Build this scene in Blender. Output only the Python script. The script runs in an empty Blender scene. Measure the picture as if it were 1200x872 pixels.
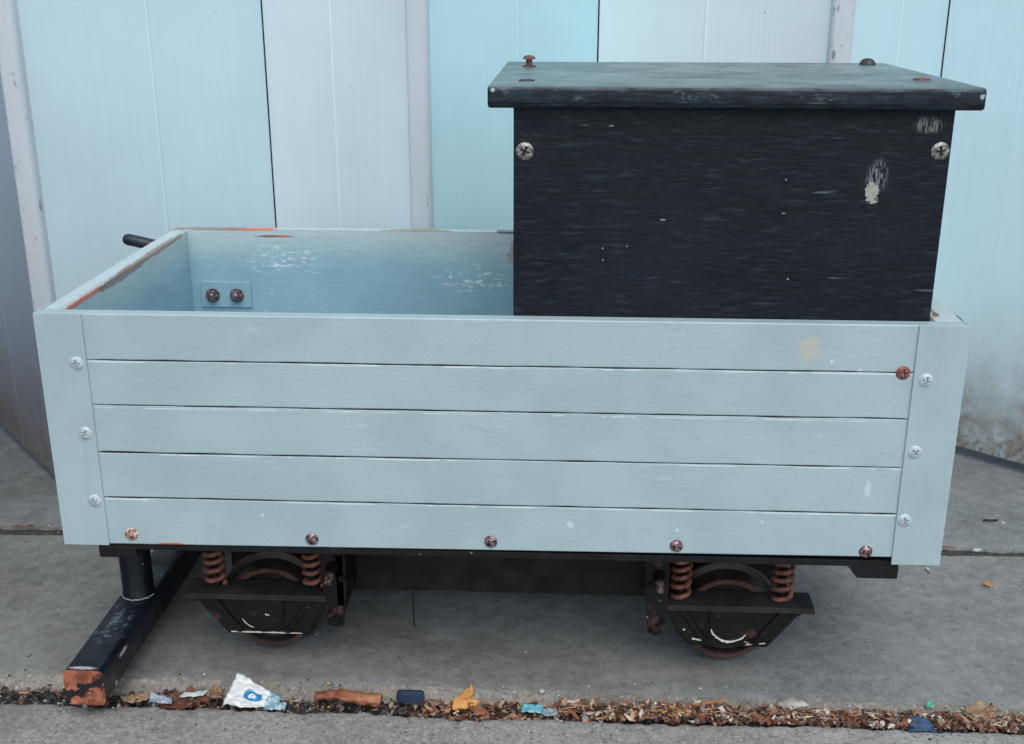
import bpy, math, random
from mathutils import Vector, Matrix, noise as mnoise
R = math.radians
S = bpy.context.scene
COL = S.collection
random.seed(7)

# ------------------------------------------------------------------ camera, light
cam_yaw, cam_pitch, cam_roll, cam_f = -0.0473, 0.3267, 0.001, 1335.9
CAM = Vector((0.5748, -1.1625, 0.8229))
cd = bpy.data.cameras.new('camera'); cam = bpy.data.objects.new('camera', cd); COL.objects.link(cam)
fw = Vector((math.sin(cam_yaw)*math.cos(cam_pitch), math.cos(cam_yaw)*math.cos(cam_pitch), -math.sin(cam_pitch)))
rt = Vector((math.cos(cam_yaw), -math.sin(cam_yaw), 0)); up = rt.cross(fw)
r2 = rt*math.cos(cam_roll)+up*math.sin(cam_roll); u2 = -rt*math.sin(cam_roll)+up*math.cos(cam_roll)
cam.matrix_world = Matrix((( r2.x,u2.x,-fw.x,CAM.x),(r2.y,u2.y,-fw.y,CAM.y),(r2.z,u2.z,-fw.z,CAM.z),(0,0,0,1)))
cd.sensor_width = 36; cd.lens = cam_f/1200*36; cd.clip_start = .01; cd.clip_end = 500
S.camera = cam

SUN_EL, SUN_AZ = 56, 168          # azimuth measured clockwise from +Y: light from behind the camera, a little left
W = bpy.data.worlds.new('World'); S.world = W; W.use_nodes = True
nt = W.node_tree; nt.nodes.clear()
sky = nt.nodes.new('ShaderNodeTexSky'); sky.sky_type = 'NISHITA'; sky.sun_disc = False
sky.sun_elevation = R(SUN_EL); sky.sun_rotation = R(SUN_AZ); sky.air_density = 1.0; sky.dust_density = 2.5; sky.ozone_density = 1.0
bg = nt.nodes.new('ShaderNodeBackground'); bg.inputs[1].default_value = .14
wo = nt.nodes.new('ShaderNodeOutputWorld'); bw = nt.nodes.new('ShaderNodeRGBToBW'); hm = nt.nodes.new('ShaderNodeMix'); hm.data_type = 'RGBA'; hm.inputs[0].default_value = .3
nt.links.new(sky.outputs[0], bw.inputs[0]); nt.links.new(sky.outputs[0], hm.inputs[6]); nt.links.new(bw.outputs[0], hm.inputs[7]); nt.links.new(hm.outputs[2], bg.inputs[0])   # thin high cloud: paler than a clear sky
nt.links.new(bg.outputs[0], wo.inputs[0])
sl = bpy.data.lights.new('sun', 'SUN'); sl.energy = .6; sl.angle = R(60); sl.color = (1, .95, .88)
so = bpy.data.objects.new('sun', sl); COL.objects.link(so)
so.rotation_euler = (R(90-SUN_EL), 0, R(180-SUN_AZ)+math.pi*0)
d = Vector((math.sin(R(SUN_AZ))*math.cos(R(SUN_EL)), math.cos(R(SUN_AZ))*math.cos(R(SUN_EL)), math.sin(R(SUN_EL))))
so.rotation_euler = d.to_track_quat('Z', 'Y').to_euler()
S.view_settings.view_transform = 'Standard'; S.view_settings.look = 'None'; S.view_settings.gamma = 1
S.view_settings.use_curve_mapping = False
S.view_settings.exposure = 0.56

# ------------------------------------------------------------------ node helpers
def lin(c):
    return tuple(((v/255)/12.92 if v/255 <= .04045 else ((v/255+.055)/1.055)**2.4) for v in c)+(1,)
class NB:
    def __init__(s, name, rough=.5, metal=0, spec=.5):
        s.m = bpy.data.materials.new(name); s.m.use_nodes = True; s.t = s.m.node_tree
        s.b = s.t.nodes['Principled BSDF']; s.b.inputs['Roughness'].default_value = rough
        s.b.inputs['Metallic'].default_value = metal; s.b.inputs['Specular IOR Level'].default_value = spec
        s.tc = s.t.nodes.new('ShaderNodeTexCoord'); s.P = s.tc.outputs['Object']; s.h = None
    def n(s, k): return s.t.nodes.new(k)
    def L(s, a, b):
        if hasattr(a, 'links'): s.t.links.new(a, b)
        else: b.default_value = a
    def map(s, sc=(1,1,1), loc=(0,0,0), rot=(0,0,0)):
        m = s.n('ShaderNodeMapping'); s.L(s.P, m.inputs[0]); m.inputs['Scale'].default_value = sc
        m.inputs['Location'].default_value = loc; m.inputs['Rotation'].default_value = rot; return m.outputs[0]
    def noise(s, v, sc, det=4, ro=.55, dist=0, col=False):
        k = s.n('ShaderNodeTexNoise'); s.L(v, k.inputs['Vector']); k.inputs['Scale'].default_value = sc
        k.inputs['Detail'].default_value = det; k.inputs['Roughness'].default_value = ro; k.inputs['Distortion'].default_value = dist
        return k.outputs[1 if col else 0]
    def vor(s, v, sc, feat='F1', out='Distance', rnd=1):
        k = s.n('ShaderNodeTexVoronoi'); s.L(v, k.inputs['Vector']); k.inputs['Scale'].default_value = sc; k.feature = feat
        k.inputs['Randomness'].default_value = rnd; return k.outputs[out]
    def step(s, f, a, b, lo=0, hi=1):
        k = s.n('ShaderNodeMapRange'); s.L(f, k.inputs[0]); k.inputs[1].default_value = a; k.inputs[2].default_value = b
        k.inputs[3].default_value = lo; k.inputs[4].default_value = hi; k.interpolation_type = 'SMOOTHSTEP'; return k.outputs[0]
    def mx(s, f, a, b, mode='MIX'):
        k = s.n('ShaderNodeMix'); k.data_type = 'RGBA'; k.blend_type = mode; s.L(f, k.inputs[0]); s.L(a, k.inputs[6]); s.L(b, k.inputs[7]); return k.outputs[2]
    def ma(s, op, a, b=0, c=0):
        k = s.n('ShaderNodeMath'); k.operation = op; s.L(a, k.inputs[0]); s.L(b, k.inputs[1]); s.L(c, k.inputs[2]); return k.outputs[0]
    def sep(s, v=None):
        k = s.n('ShaderNodeSeparateXYZ'); s.L(v or s.P, k.inputs[0]); return k.outputs
    def blob(s, c, r, nsc=90, amt=.5, soft=.15, rot=0):
        """ragged ellipsoidal patch at c with radii r"""
        m = s.n('ShaderNodeMapping'); m.vector_type = 'POINT'
        sub = s.n('ShaderNodeVectorMath'); sub.operation = 'SUBTRACT'; s.L(s.P, sub.inputs[0]); sub.inputs[1].default_value = c
        s.L(sub.outputs[0], m.inputs[0]); m.inputs['Rotation'].default_value = (0, rot, 0)
        dv = s.n('ShaderNodeVectorMath'); dv.operation = 'DIVIDE'; s.L(m.outputs[0], dv.inputs[0]); dv.inputs[1].default_value = r
        ln = s.n('ShaderNodeVectorMath'); ln.operation = 'LENGTH'; s.L(dv.outputs[0], ln.inputs[0])
        nz = s.noise(s.P, nsc, 3); e = s.ma('ADD', ln.outputs[1], s.ma('MULTIPLY', s.ma('SUBTRACT', nz, .5), amt*2))
        return s.step(e, 1-soft, 1+soft, 1, 0)
    def color(s, c): s.L(c, s.b.inputs['Base Color'])
    def rough(s, c): s.L(c, s.b.inputs['Roughness'])
    def bump(s, h, dist, strength=1):
        k = s.n('ShaderNodeBump'); k.inputs['Distance'].default_value = dist; k.inputs['Strength'].default_value = strength
        s.L(h, k.inputs['Height'])
        if s.h: s.L(s.h, k.inputs['Normal'])
        s.h = k.outputs[0]; s.L(s.h, s.b.inputs['Normal'])

# ------------------------------------------------------------------ mesh helpers
class MB:
    def __init__(s): s.v = []; s.f = []; s.mi = []; s.uv = None
    def add(s, vs, fs, mi=0):
        o = len(s.v); s.v += [Vector(v) for v in vs]; s.f += [tuple(i+o for i in f) for f in fs]; s.mi += [mi]*len(fs); return s
    def box(s, x0, x1, y0, y1, z0, z1, mi=0, M=None):
        vs = [Vector(p) for p in ((x0,y0,z0),(x1,y0,z0),(x1,y1,z0),(x0,y1,z0),(x0,y0,z1),(x1,y0,z1),(x1,y1,z1),(x0,y1,z1))]
        if M: vs = [M @ v for v in vs]
        return s.add(vs, [(0,3,2,1),(4,5,6,7),(0,1,5,4),(1,2,6,5),(2,3,7,6),(3,0,4,7)], mi)
    def tube(s, pts, rad, seg=12, cap=True, mi=0):
        pts = [Vector(p) for p in pts]; n = len(pts); rs = rad if isinstance(rad, (list,tuple)) else [rad]*n
        t0 = (pts[1]-pts[0]).normalized(); a = Vector((0,0,1)) if abs(t0.z) < .9 else Vector((1,0,0))
        nx = t0.cross(a).normalized(); vs = []
        for i, p in enumerate(pts):
            t = (pts[min(i+1,n-1)]-pts[max(i-1,0)]).normalized(); nx = (nx-t*nx.dot(t)).normalized(); ny = t.cross(nx)
            vs += [p+(nx*math.cos(2*math.pi*k/seg)+ny*math.sin(2*math.pi*k/seg))*rs[i] for k in range(seg)]
        fs = [(i*seg+k, i*seg+(k+1)%seg, (i+1)*seg+(k+1)%seg, (i+1)*seg+k) for i in range(n-1) for k in range(seg)]
        if cap: fs += [tuple(reversed(range(seg))), tuple(range((n-1)*seg, n*seg))]
        return s.add(vs, fs, mi)
    def lathe(s, c, axis, prof, seg=32, mi=0, cap=True):
        """prof: (radius, distance along axis)"""
        c = Vector(c); ax = Vector(axis).normalized(); a = Vector((0,0,1)) if abs(ax.z) < .9 else Vector((1,0,0))
        nx = ax.cross(a).normalized(); ny = ax.cross(nx); vs = []
        for r, d in prof:
            vs += [c+ax*d+(nx*math.cos(2*math.pi*k/seg)+ny*math.sin(2*math.pi*k/seg))*r for k in range(seg)]
        n = len(prof); fs = [(i*seg+k, i*seg+(k+1)%seg, (i+1)*seg+(k+1)%seg, (i+1)*seg+k) for i in range(n-1) for k in range(seg)]
        if cap: fs += [tuple(reversed(range(seg))), tuple(range((n-1)*seg, n*seg))]
        return s.add(vs, fs, mi)
    def prism(s, poly, y0, y1, mi=0):
        """poly in XZ, extruded in Y"""
        n = len(poly); vs = [(x,y0,z) for x,z in poly]+[(x,y1,z) for x,z in poly]
        return s.add(vs, [tuple(range(n)), tuple(range(2*n-1,n-1,-1))]+[(i,i+n,(i+1)%n+n,(i+1)%n) for i in range(n)], mi)
    def build(s, name, mats, parent=None, smooth=False, bevel=0, base=None, fix=True):
        me = bpy.data.meshes.new(name); off = Vector((0,0,0))
        if base is not None: off = Vector(base)
        elif parent is not None: off = WORLD.get(parent.name, Vector((0,0,0)))
        me.from_pydata([v-off for v in s.v], [], s.f); me.validate()
        mats = mats if isinstance(mats, (list,tuple)) else [mats]
        for m in mats: me.materials.append(m.m if isinstance(m, NB) else m)
        for p, i in zip(me.polygons, s.mi): p.material_index = i
        if fix:
            import bmesh
            b = bmesh.new(); b.from_mesh(me); bmesh.ops.recalc_face_normals(b, faces=b.faces); b.to_mesh(me); b.free()
        o = bpy.data.objects.new(name, me); COL.objects.link(o)
        if parent is not None: o.parent = parent; WORLD[o.name] = off
        else: o.location = off; WORLD[o.name] = off
        if smooth:
            me.shade_smooth()
            if smooth != 'all': me.set_sharp_from_angle(angle=R(35))
        if bevel:
            md = o.modifiers.new('bevel', 'BEVEL'); md.width = bevel; md.segments = 2; md.limit_method = 'ANGLE'; md.angle_limit = R(40)
            md.harden_normals = False
        return o
WORLD = {}
def tag(o, label=None, cat=None, group=None, kind=None):
    if label: o['label'] = label
    if cat: o['category'] = cat
    if group: o['group'] = group
    if kind: o['kind'] = kind
    return o
def empty(name, loc):
    o = bpy.data.objects.new(name, None); COL.objects.link(o); o.location = loc; o.empty_display_size = .05; WORLD[o.name] = Vector(loc); return o
def place(proto, loc, parent, rot=None, name=None):
    """linked copy of a small part, loc in world space"""
    o = proto.copy(); COL.objects.link(o); o.parent = parent; o.location = Vector(loc)-WORLD[parent.name]
    if rot is not None: o.rotation_euler = rot
    return o

# ------------------------------------------------------------------ materials
WR = Vector((.5, .2375, 0))     # wagon origin
BR = Vector((.741, .2, .215))   # box origin
def wl(x, y, z): return tuple(Vector((x,y,z))-WR)
def bl(x, y, z): return tuple(Vector((x,y,z))-BR)

def painted(name, base, grain=(1,1,1), rough=.42, inner=False):
    n = NB(name, rough)
    g = n.map(grain)
    big = n.noise(n.P, 9, 3); c = n.mx(n.step(big, .3, .7), lin([v*.97 for v in base]), lin([min(255,v*1.02) for v in base]))
    str_ = n.noise(g, 60, 5, .6); c = n.mx(n.step(str_, .55, .8, 0, .3), c, lin([v*.84 for v in base]))
    c = n.mx(n.step(n.noise(g, 95, 3), .64, .78, 0, .25), c, lin([min(255, v*1.12+6) for v in base]))
    # small specks of dirt and nicks
    sp = n.vor(n.P, 55); m = n.ma('MULTIPLY', n.step(sp, .035, .06, 1, 0), n.step(n.noise(n.P, 17, 2), .44, .52))
    c = n.mx(n.ma('MULTIPLY', m, .55), c, lin((88,98,104)))
    sp2 = n.vor(n.map((1,1,1), (3.3,1.7,.4)), 34); m2 = n.ma('MULTIPLY', n.step(sp2, .03, .055, 1, 0), n.step(n.noise(n.P, 13, 2), .57, .62))
    c = n.mx(n.ma('MULTIPLY', m2, .6), c, lin((226,234,236)))
    n.bump(n.noise(g, 210, 5, .7), .0008, .5); n.bump(n.noise(n.P, 420, 3, .6), .0004, .4)
    n.bump(n.noise(n.P, 45, 2), .0008, .25)
    n.rough(n.step(n.noise(g, 25, 3), .3, .7, rough-.06, rough+.1))
    n.c = c; return n

PB = (164, 187, 192)
m_front = painted('front_board_paint', PB, (.30,1,1))
c = m_front.c
c = m_front.mx(m_front.ma('MULTIPLY', m_front.blob(wl(.835,.003,.4625-.004), (.011,.01,.013), 110, .7, .3), .6), c, lin((196,187,168)))
c = m_front.mx(m_front.blob(wl(.912,.003,.298), (.0036,.01,.010), 200, .6, .4), c, lin((186,206,213)))
for (x,z,r) in ((.586,.247,.004),(.706,.243,.0022),(.10,.266,.003),(.86,.445,.0025),(.89,.435,.003),(.235,.25,.002),(.8,.255,.002)):
    c = m_front.mx(m_front.ma('MULTIPLY', m_front.blob(wl(x,.003,z), (r*.85,.01,r), 320, .9), .7), c, lin((204,218,222)))
z = m_front.sep(); gz = None
for zz, x0 in ((.3245-.0022,.1), (.3805-.0024,.0), (.2688-.0022,-.3), (.434-.0021, -.2)):
    a = m_front.ma('MULTIPLY', m_front.step(m_front.ma('ABSOLUTE', m_front.ma('SUBTRACT', z[2], zz)), .0004, .0009, 1, 0), m_front.step(m_front.noise(m_front.map((1,1,1),(zz*9,0,0)), 14, 4, .7), .47, .56))
    gz = a if gz is None else m_front.ma('MAXIMUM', gz, a)
c = m_front.mx(m_front.ma('MULTIPLY', gz, .75), c, lin((216,228,230)))
c = m_front.mx(m_front.blob(wl(.125,.003,.2105), (.016,.01,.002), 200, .4), c, lin((206,104,74)))
m_front.color(c)
m_plate = painted('corner_plate_paint', (164,187,192), (1,1,.15)); m_plate.color(m_plate.c)
m_out = painted('outer_paint', PB, (1,.12,1)); m_out.color(m_out.c)

def interior(name, grain):
    n = painted(name, (147,187,200), grain, .26, True); c = n.c
    s = n.sep()
    # lighter towards the rim: interior shading painted into the colour
    e = n.ma('ADD', s[2], n.ma('MULTIPLY', n.ma('SUBTRACT', n.noise(n.map((.4,.4,1)), 16, 4), .5), .05))
    c = n.mx(n.step(e, .415, .49, 0, .8), c, lin((192,208,206)))
    # orange-brown bare wood along the rim in streaks
    for (x,y,zc,rx,ry,rz,col) in (
        (.115,.457,.4865,.040,.03,.0022,(222,112,78)), (.06,.457,.4865,.05,.03,.0016,(140,120,104)),
        (.15,.457,.4765,.028,.01,.0016,(120,88,70)), (.163,.457,.4765,.009,.01,.0014,(224,118,86)),
        (.49,.457,.486,.016,.02,.002,(74,58,50)), (.36,.457,.487,.05,.02,.0012,(150,128,104)),
        (.024,.085,.481,.01,.075,.0035,(214,104,72)), (.024,.20,.4795,.01,.075,.006,(136,112,92)), (.024,.33,.482,.01,.12,.0045,(150,124,100)),
        (.968,.075,.482,.012,.05,.014,(176,158,140)), (.966,.05,.480,.008,.022,.006,(140,96,74)), (.972,.12,.482,.006,.03,.004,(176,160,140)), (.512,.457,.452,.020,.01,.022,(168,152,136)),):
        c = n.mx(n.ma('MULTIPLY', n.blob(wl(x,y,zc), (rx,ry,rz), 70, .55, .12), .85), c, lin(col))
    # gloss highlights painted in as pale flecks
    fl = n.ma('MULTIPLY', n.blob(wl(.155,.457,.443), (.05,.02,.020), 30, .6, .5), n.step(n.noise(n.map((.45,1,1.3)), 150, 4, .7), .55, .60))
    fl = n.ma('MAXIMUM', fl, n.ma('MULTIPLY', n.blob(wl(.455,.457,.415), (.06,.02,.020), 30, .6, .5), n.step(n.noise(n.map((.45,1,1.3),(5,0,1)), 150, 4, .7), .55, .60)))
    fl2 = n.ma('MULTIPLY', n.step(n.noise(n.P, 9, 2), .42, .6), n.step(n.noise(n.map((.45,1,1.3),(2,0,1)), 170, 4, .7), .60, .645))
    c = n.mx(n.ma('MULTIPLY', n.ma('MAXIMUM', fl, n.ma('MULTIPLY', fl2, .4)), .85), c, lin((226,236,240)))
    n.bump(n.noise(n.P, 22, 4, .6), .003, .35); n.bump(n.noise(n.map((.4,.4,1)), 110, 4, .7), .0012, .5)
    n.color(c); return n
m_in = interior('inner_paint', (.12,1,1)); m_in_end = interior('inner_end_paint', (1,.12,1))

n = NB('groove_dirt', .9); n.color(n.mx(n.step(n.noise(n.P, 30, 3), .35, .65), lin((40,42,44)), lin((92,92,88)))); m_groove = n  # dirt in the open grooves between planks

def blackmetal(name, base=(15,17,20), rough=.4, rust=.0, metal=.0, seed=0):
    n = NB(name, rough, metal, .3); n.P = n.map((1,1,1), (seed*1.7,seed*.6,seed))
    c = n.mx(n.step(n.noise(n.P, 25, 4), .35, .7), lin(base), lin([v*1.35+4 for v in base]))
    c = n.mx(n.step(n.noise(n.P, 60, 5, .7), .60, .75, 0, .35), c, lin((70,70,70)))
    if rust: c = n.mx(n.step(n.noise(n.P, 38, 5, .65), .62-rust*.3, .70-rust*.3, 0, .9), c, lin((72,50,42)))
    sp = n.ma('MULTIPLY', n.step(n.vor(n.P, 60), .05, .08, 1, 0), n.step(n.noise(n.P, 19, 2), .56, .6))
    c = n.mx(n.ma('MULTIPLY', sp, .8), c, lin((170,170,168)))
    n.color(c); n.c = c; n.bump(n.noise(n.P, 160, 3), .0008, .5); n.rough(n.step(n.noise(n.P, 30, 3), .3, .7, rough-.08, rough+.2)); return n
m_black = blackmetal('black_frame_paint', rough=.5)
m_truck = blackmetal('truck_black_paint', (13,14,16), .55, .04)
m_dusty = blackmetal('dusty_beam_paint', (34,36,37), .7, .03, seed=3)
m_bar = blackmetal('foot_bar_paint', (16,22,30), .33)
c = m_bar.c
n = m_bar
c = n.mx(n.ma('MULTIPLY', n.blob(wl(.022,.07,.068), (.02,.05,.01), 60, .7, .4), n.step(n.noise(n.P, 90, 4, .7), .5, .62, 0, .5)), c, lin((120,140,152)))
for (x,y,z_,rx,ry,rz) in ((.046,-.01,.03,.004,.004,.003),(.046,.05,.026,.003,.005,.002),(.046,.02,.055,.003,.012,.003),(.02,-.038,.068,.016,.003,.004)):
    c = n.mx(n.blob(wl(x,y,z_), (rx,ry,rz), 150, .5), c, lin((168,172,170)))
m_bar.color(c)
n = NB('rusty_cap', .75)
c = n.mx(n.step(n.noise(n.P, 60, 4), .35, .65), lin((112,62,44)), lin((172,104,78)))
c = n.mx(n.step(n.noise(n.map((1,1,1),(5,0,0)), 80, 4), .55, .7, 0, .6), c, lin((214,150,124)))
band = n.ma('ABSOLUTE', n.ma('ADD', n.ma('SUBTRACT', n.sep()[2], .0435), n.ma('ADD', n.ma('MULTIPLY', n.ma('SUBTRACT', n.sep()[0], .023-WR.x), -.55), n.ma('MULTIPLY', n.ma('SUBTRACT', n.noise(n.P, 75, 5, .7), .5), .050))))
c = n.mx(n.step(band, .0070, .0082, 1, 0), c, lin((18,20,24)))
n.color(c); n.bump(n.noise(n.P, 150, 5), .0012, .8); m_cap = n

n = NB('spring_rust', .62); c = n.mx(n.step(n.noise(n.P, 130, 4), .35, .65), lin((88,52,42)), lin((136,86,70)))
n.color(n.mx(n.step(n.noise(n.P, 70, 3), .55, .7, 0, .6), c, lin((176,122,102)))); n.bump(n.noise(n.P, 400, 3), .0006, .6); m_spring = n
n = NB('wheel_iron', .5, .15); c = n.mx(n.step(n.noise(n.P, 40, 5), .35, .65), lin((30,28,27)), lin((54,46,42)))
rr = n.ma('SQRT', n.ma('ADD', n.ma('POWER', n.sep()[0], 2), n.ma('POWER', n.sep()[2], 2)))
c = n.mx(n.ma('MULTIPLY', n.ma('MAXIMUM', n.step(rr, .0655, .0672), n.ma('MULTIPLY', n.step(rr, .049, .051), n.step(rr, .0560, .0572, 1, 0))), n.step(n.noise(n.P, 30, 4), .35, .6, .3, 1)), c, lin((92,66,55)))
n.color(c); n.bump(n.noise(n.P, 120, 4), .001, .5); m_wheel = n

def chipmat():
    n = blackmetal('axle_guard_paint', (12,13,15), .5, .07, seed=2); return n
m_guard = chipmat()
n = NB('bare_white_chip', .6); n.color(n.mx(n.noise(n.P, 300, 2), lin((170,170,166)), lin((225,226,222)))); m_chip = n

def screwmat(name, a, b, rough, metal=0):
    n = NB(name, rough, metal); n.color(n.mx(n.step(n.noise(n.P, 260, 3), .4, .6), lin(a), lin(b))); n.bump(n.noise(n.P, 500, 3), .0005, .6); return n
m_sc_paint = screwmat('painted_screw', (168,184,190), (190,204,208), .35)
m_sc_rust = screwmat('rusty_screw', (112,64,58), (152,96,88), .6)
m_sc_worn = screwmat('worn_dark_screw', (66,50,54), (176,150,150), .3, .5)
m_sc_pale = screwmat('pale_rusted_screw', (128,84,64), (214,196,182), .5)
m_sc_zinc = screwmat('dull_zinc_screw', (92,94,92), (176,176,168), .45, .4)
m_nut = screwmat('dark_nut', (74,62,68), (150,134,140), .3, .5)

# black stained plywood of the seat box
def ply(name, grain, base=(9,16,25), top=False):
    n = NB(name, .5, 0, .25); g = n.map(grain)
    c = n.mx(n.step(n.noise(g, 300, 6, .75), .36, .70), lin([v*.65 for v in base]), lin([v*1.45+7 for v in base]))
    c = n.mx(n.step(n.noise(n.map(tuple(v*1.0 for v in grain),(4,1,2)), 210, 4, .6), .52, .78, 0, .22), c, lin((84,98,108)))
    c = n.mx(n.step(n.noise(n.P, 6, 3), .45, .7, 0, .22), c, lin((36,48,56)))
    lines = n.ma('MULTIPLY', n.step(n.noise(n.map((grain[0]*.4,grain[1]*.4,grain[2]),(7,2,3)), 130, 2, .5), .70, .73), n.step(n.noise(n.P, 16, 2), .5, .6))
    c = n.mx(n.ma('MULTIPLY', lines, .4), c, lin((130,140,148)))
    sp = n.ma('MULTIPLY', n.step(n.vor(n.P, 38), .03, .05, 1, 0), n.step(n.noise(n.P, 11, 2), .55, .6))
    c = n.mx(n.ma('MULTIPLY', sp, .7), c, lin((150,158,162)))
    n.bump(n.noise(g, 300, 5, .7), .0010, .8); n.c = c; n.rough(n.step(n.noise(g, 40, 4), .3, .7, .34, .6)); n.color(c); return n
m_ply = ply('black_ply_front', (.16,1,1)); n = m_ply; c = n.c
sc = n.step(n.noise(n.map((1.0,1,.18),(0,0,0),(0,R(-22),0)), 620, 3, .6), .47, .56)
for (x,z_,rx,rz,col,a,ro) in ((.938,.691,.013,.008,(140,148,152),.6,0),(.892,.640,.010,.014,(140,148,152),.7,0)):
    c = n.mx(n.ma('MULTIPLY', n.ma('MULTIPLY', n.blob(bl(x,.02,z_), (rx,.01,rz), 90, .5, .4), sc), a), c, lin(col))
c = n.mx(n.ma('MULTIPLY', n.blob(bl(.888,.02,.622), (.0065,.01,.0105), 260, 1.0, .1), n.step(n.noise(n.P, 500, 3, .7), .32, .5, .35, 1)), c, lin((164,168,160)))
for (x,z_,rx,rz) in ((.676,.592,.0045,.0013),(.80,.635,.002,.0014),(.80,.60,.0035,.001),(.62,.688,.004,.0012),(.81,.53,.002,.002)):
    c = n.mx(n.ma('MULTIPLY', n.blob(bl(x,.02,z_), (rx*.6,.01,rz*.55), 420, 1.0), .8), c, lin((160,168,168)))
n.color(c)
m_ply_side = ply('black_ply_side', (1,.1,1))
m_lidnut = screwmat('lid_bolt_dark', (40,40,38), (70,66,60), .5)
m_lidbolt = screwmat('lid_bolt_rust', (84,60,54), (124,92,80), .6)
m_lid = ply('lid_black_paint', (.15,1,1), (22,32,40)); n = m_lid; c = n.c
s = n.sep()
topmask = n.step(s[2], .5115, .5125)
lid_sheen = n.mx(n.step(n.noise(n.map((.35,.8,1)), 15, 4, .5), .2, .8), lin((80,102,100)), lin((130,150,150)))
lid_sheen = n.mx(n.step(n.noise(n.P, 9, 4), .45, .65, 0, .7), lid_sheen, lin((66,84,84)))
c = n.mx(n.ma('MULTIPLY', topmask, .85), c, lid_sheen)  # pale sky and wall reflection painted on the black lid top
arr = n.ma('MULTIPLY', n.ma('MULTIPLY', n.step(s[2], .5085, .5105), n.step(s[2], .5125, .5135, 1, 0)), n.step(n.noise(n.map((.5,1,1),(3,0,0)), 40, 4, .7), .35, .6))  # edge highlight painted as a broken pale line along the top arris
groove = n.ma('MULTIPLY', n.step(n.ma('ABSOLUTE', n.ma('SUBTRACT', s[2], .4965)), .0005, .0012, 1, 0), n.step(s[1], -.189, -.187, 1, 0))
c = n.mx(n.ma('MULTIPLY', groove, .8), c, lin((8,12,16)))
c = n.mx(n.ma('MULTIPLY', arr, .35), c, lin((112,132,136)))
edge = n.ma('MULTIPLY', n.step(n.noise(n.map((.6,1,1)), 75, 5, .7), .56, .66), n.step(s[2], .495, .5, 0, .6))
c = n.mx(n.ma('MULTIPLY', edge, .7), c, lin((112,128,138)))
for (x,y,z_,r) in ((.918,.25,.728,.0022),(.5,.006,.724,.0025),(.498,.01,.718,.002),(.982,.006,.72,.003)):
    c = n.mx(n.ma('MULTIPLY', n.blob(bl(x,y,z_), (r*.8,r*1.6,r*.8), 520, 1.0), .7), c, lin((196,204,202)))
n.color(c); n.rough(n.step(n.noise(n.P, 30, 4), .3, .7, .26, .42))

# white plastic cladding of the folding door
def upvc(name, base, seed):
    n = NB(name, .42); s = n.sep(); off = n.map((1,1,1), (seed*3.1, 0, seed*1.3))
    n2 = n.n('ShaderNodeVectorMath')
    c = n.mx(n.step(n.noise(off, 3, 3), .3, .7), lin([v*.975 for v in base]), lin([min(253,v*1.01) for v in base]))
    st = n.map((1,1,.02), (seed,0,0))
    c = n.mx(n.step(n.noise(st, 130, 3), .45, .8, 0, .16), c, lin([v*.86 for v in base]))
    # grey specks
    v = n.n('ShaderNodeMapping'); n.L(off, v.inputs[0]); v.inputs['Scale'].default_value = (1,1,.7)
    sp = n.ma('MULTIPLY', n.step(n.vor(v.outputs[0], 24), .028, .045, 1, 0), n.step(n.noise(off, 9, 2), .5, .58))
    c = n.mx(n.ma('MULTIPLY', sp, .6), c, lin((90,104,112)))
    # grime splashed up from the ground
    hgt = n.ma('ADD', s[2], n.ma('MULTIPLY', n.ma('SUBTRACT', n.noise(off, 10, 4), .5), .16))
    c = n.mx(n.ma('MULTIPLY', n.step(hgt, .02, .32, 1, 0), n.step(n.noise(off, 30, 5, .6), .25, .7, .45, .9)), c, lin((124,114,106)))
    c = n.mx(n.ma('MULTIPLY', n.step(hgt, 0, .11, 1, 0), n.step(n.noise(off, 85, 5, .75), .46, .62, 0, .8)), c, lin((84,68,56)))
    n.color(c)
    w = n.n('ShaderNodeTexWave'); n.L(n.map((1,0,0)), w.inputs[0]); w.inputs['Scale'].default_value = 42; w.inputs['Distortion'].default_value = 0
    n.bump(n.ma('MULTIPLY', w.outputs[1], n.step(n.noise(n.map((1,0,0),(seed,0,0)), 7, 1), .45, .6)), .0005, .2)
    n.bump(n.noise(n.P, 90, 2), .0004, .3)
    n.rough(.4); return n
UP = (206,220,226)
TINT = {4:(148,166,184), 5:(199,224,233), 6:(228,243,247), 7:(192,232,241), 8:(234,248,249), 9:(202,232,240), 10:(206,230,238)}  # how light falls on each leaf is put into its colour; far-left darkened
m_strip = upvc('hinge_strip_plastic', (196,208,214), 9); n = m_strip
c = n.b.inputs['Base Color'].links[0].from_socket
c = n.mx(n.ma('MULTIPLY', n.ma('MULTIPLY', n.step(n.noise(n.map((1,1,.35)), 75, 4, .7), .60, .66), n.step(n.noise(n.P, 9, 2), .5, .56)), .7), c, lin((96,102,106))); n.color(c)
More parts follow.
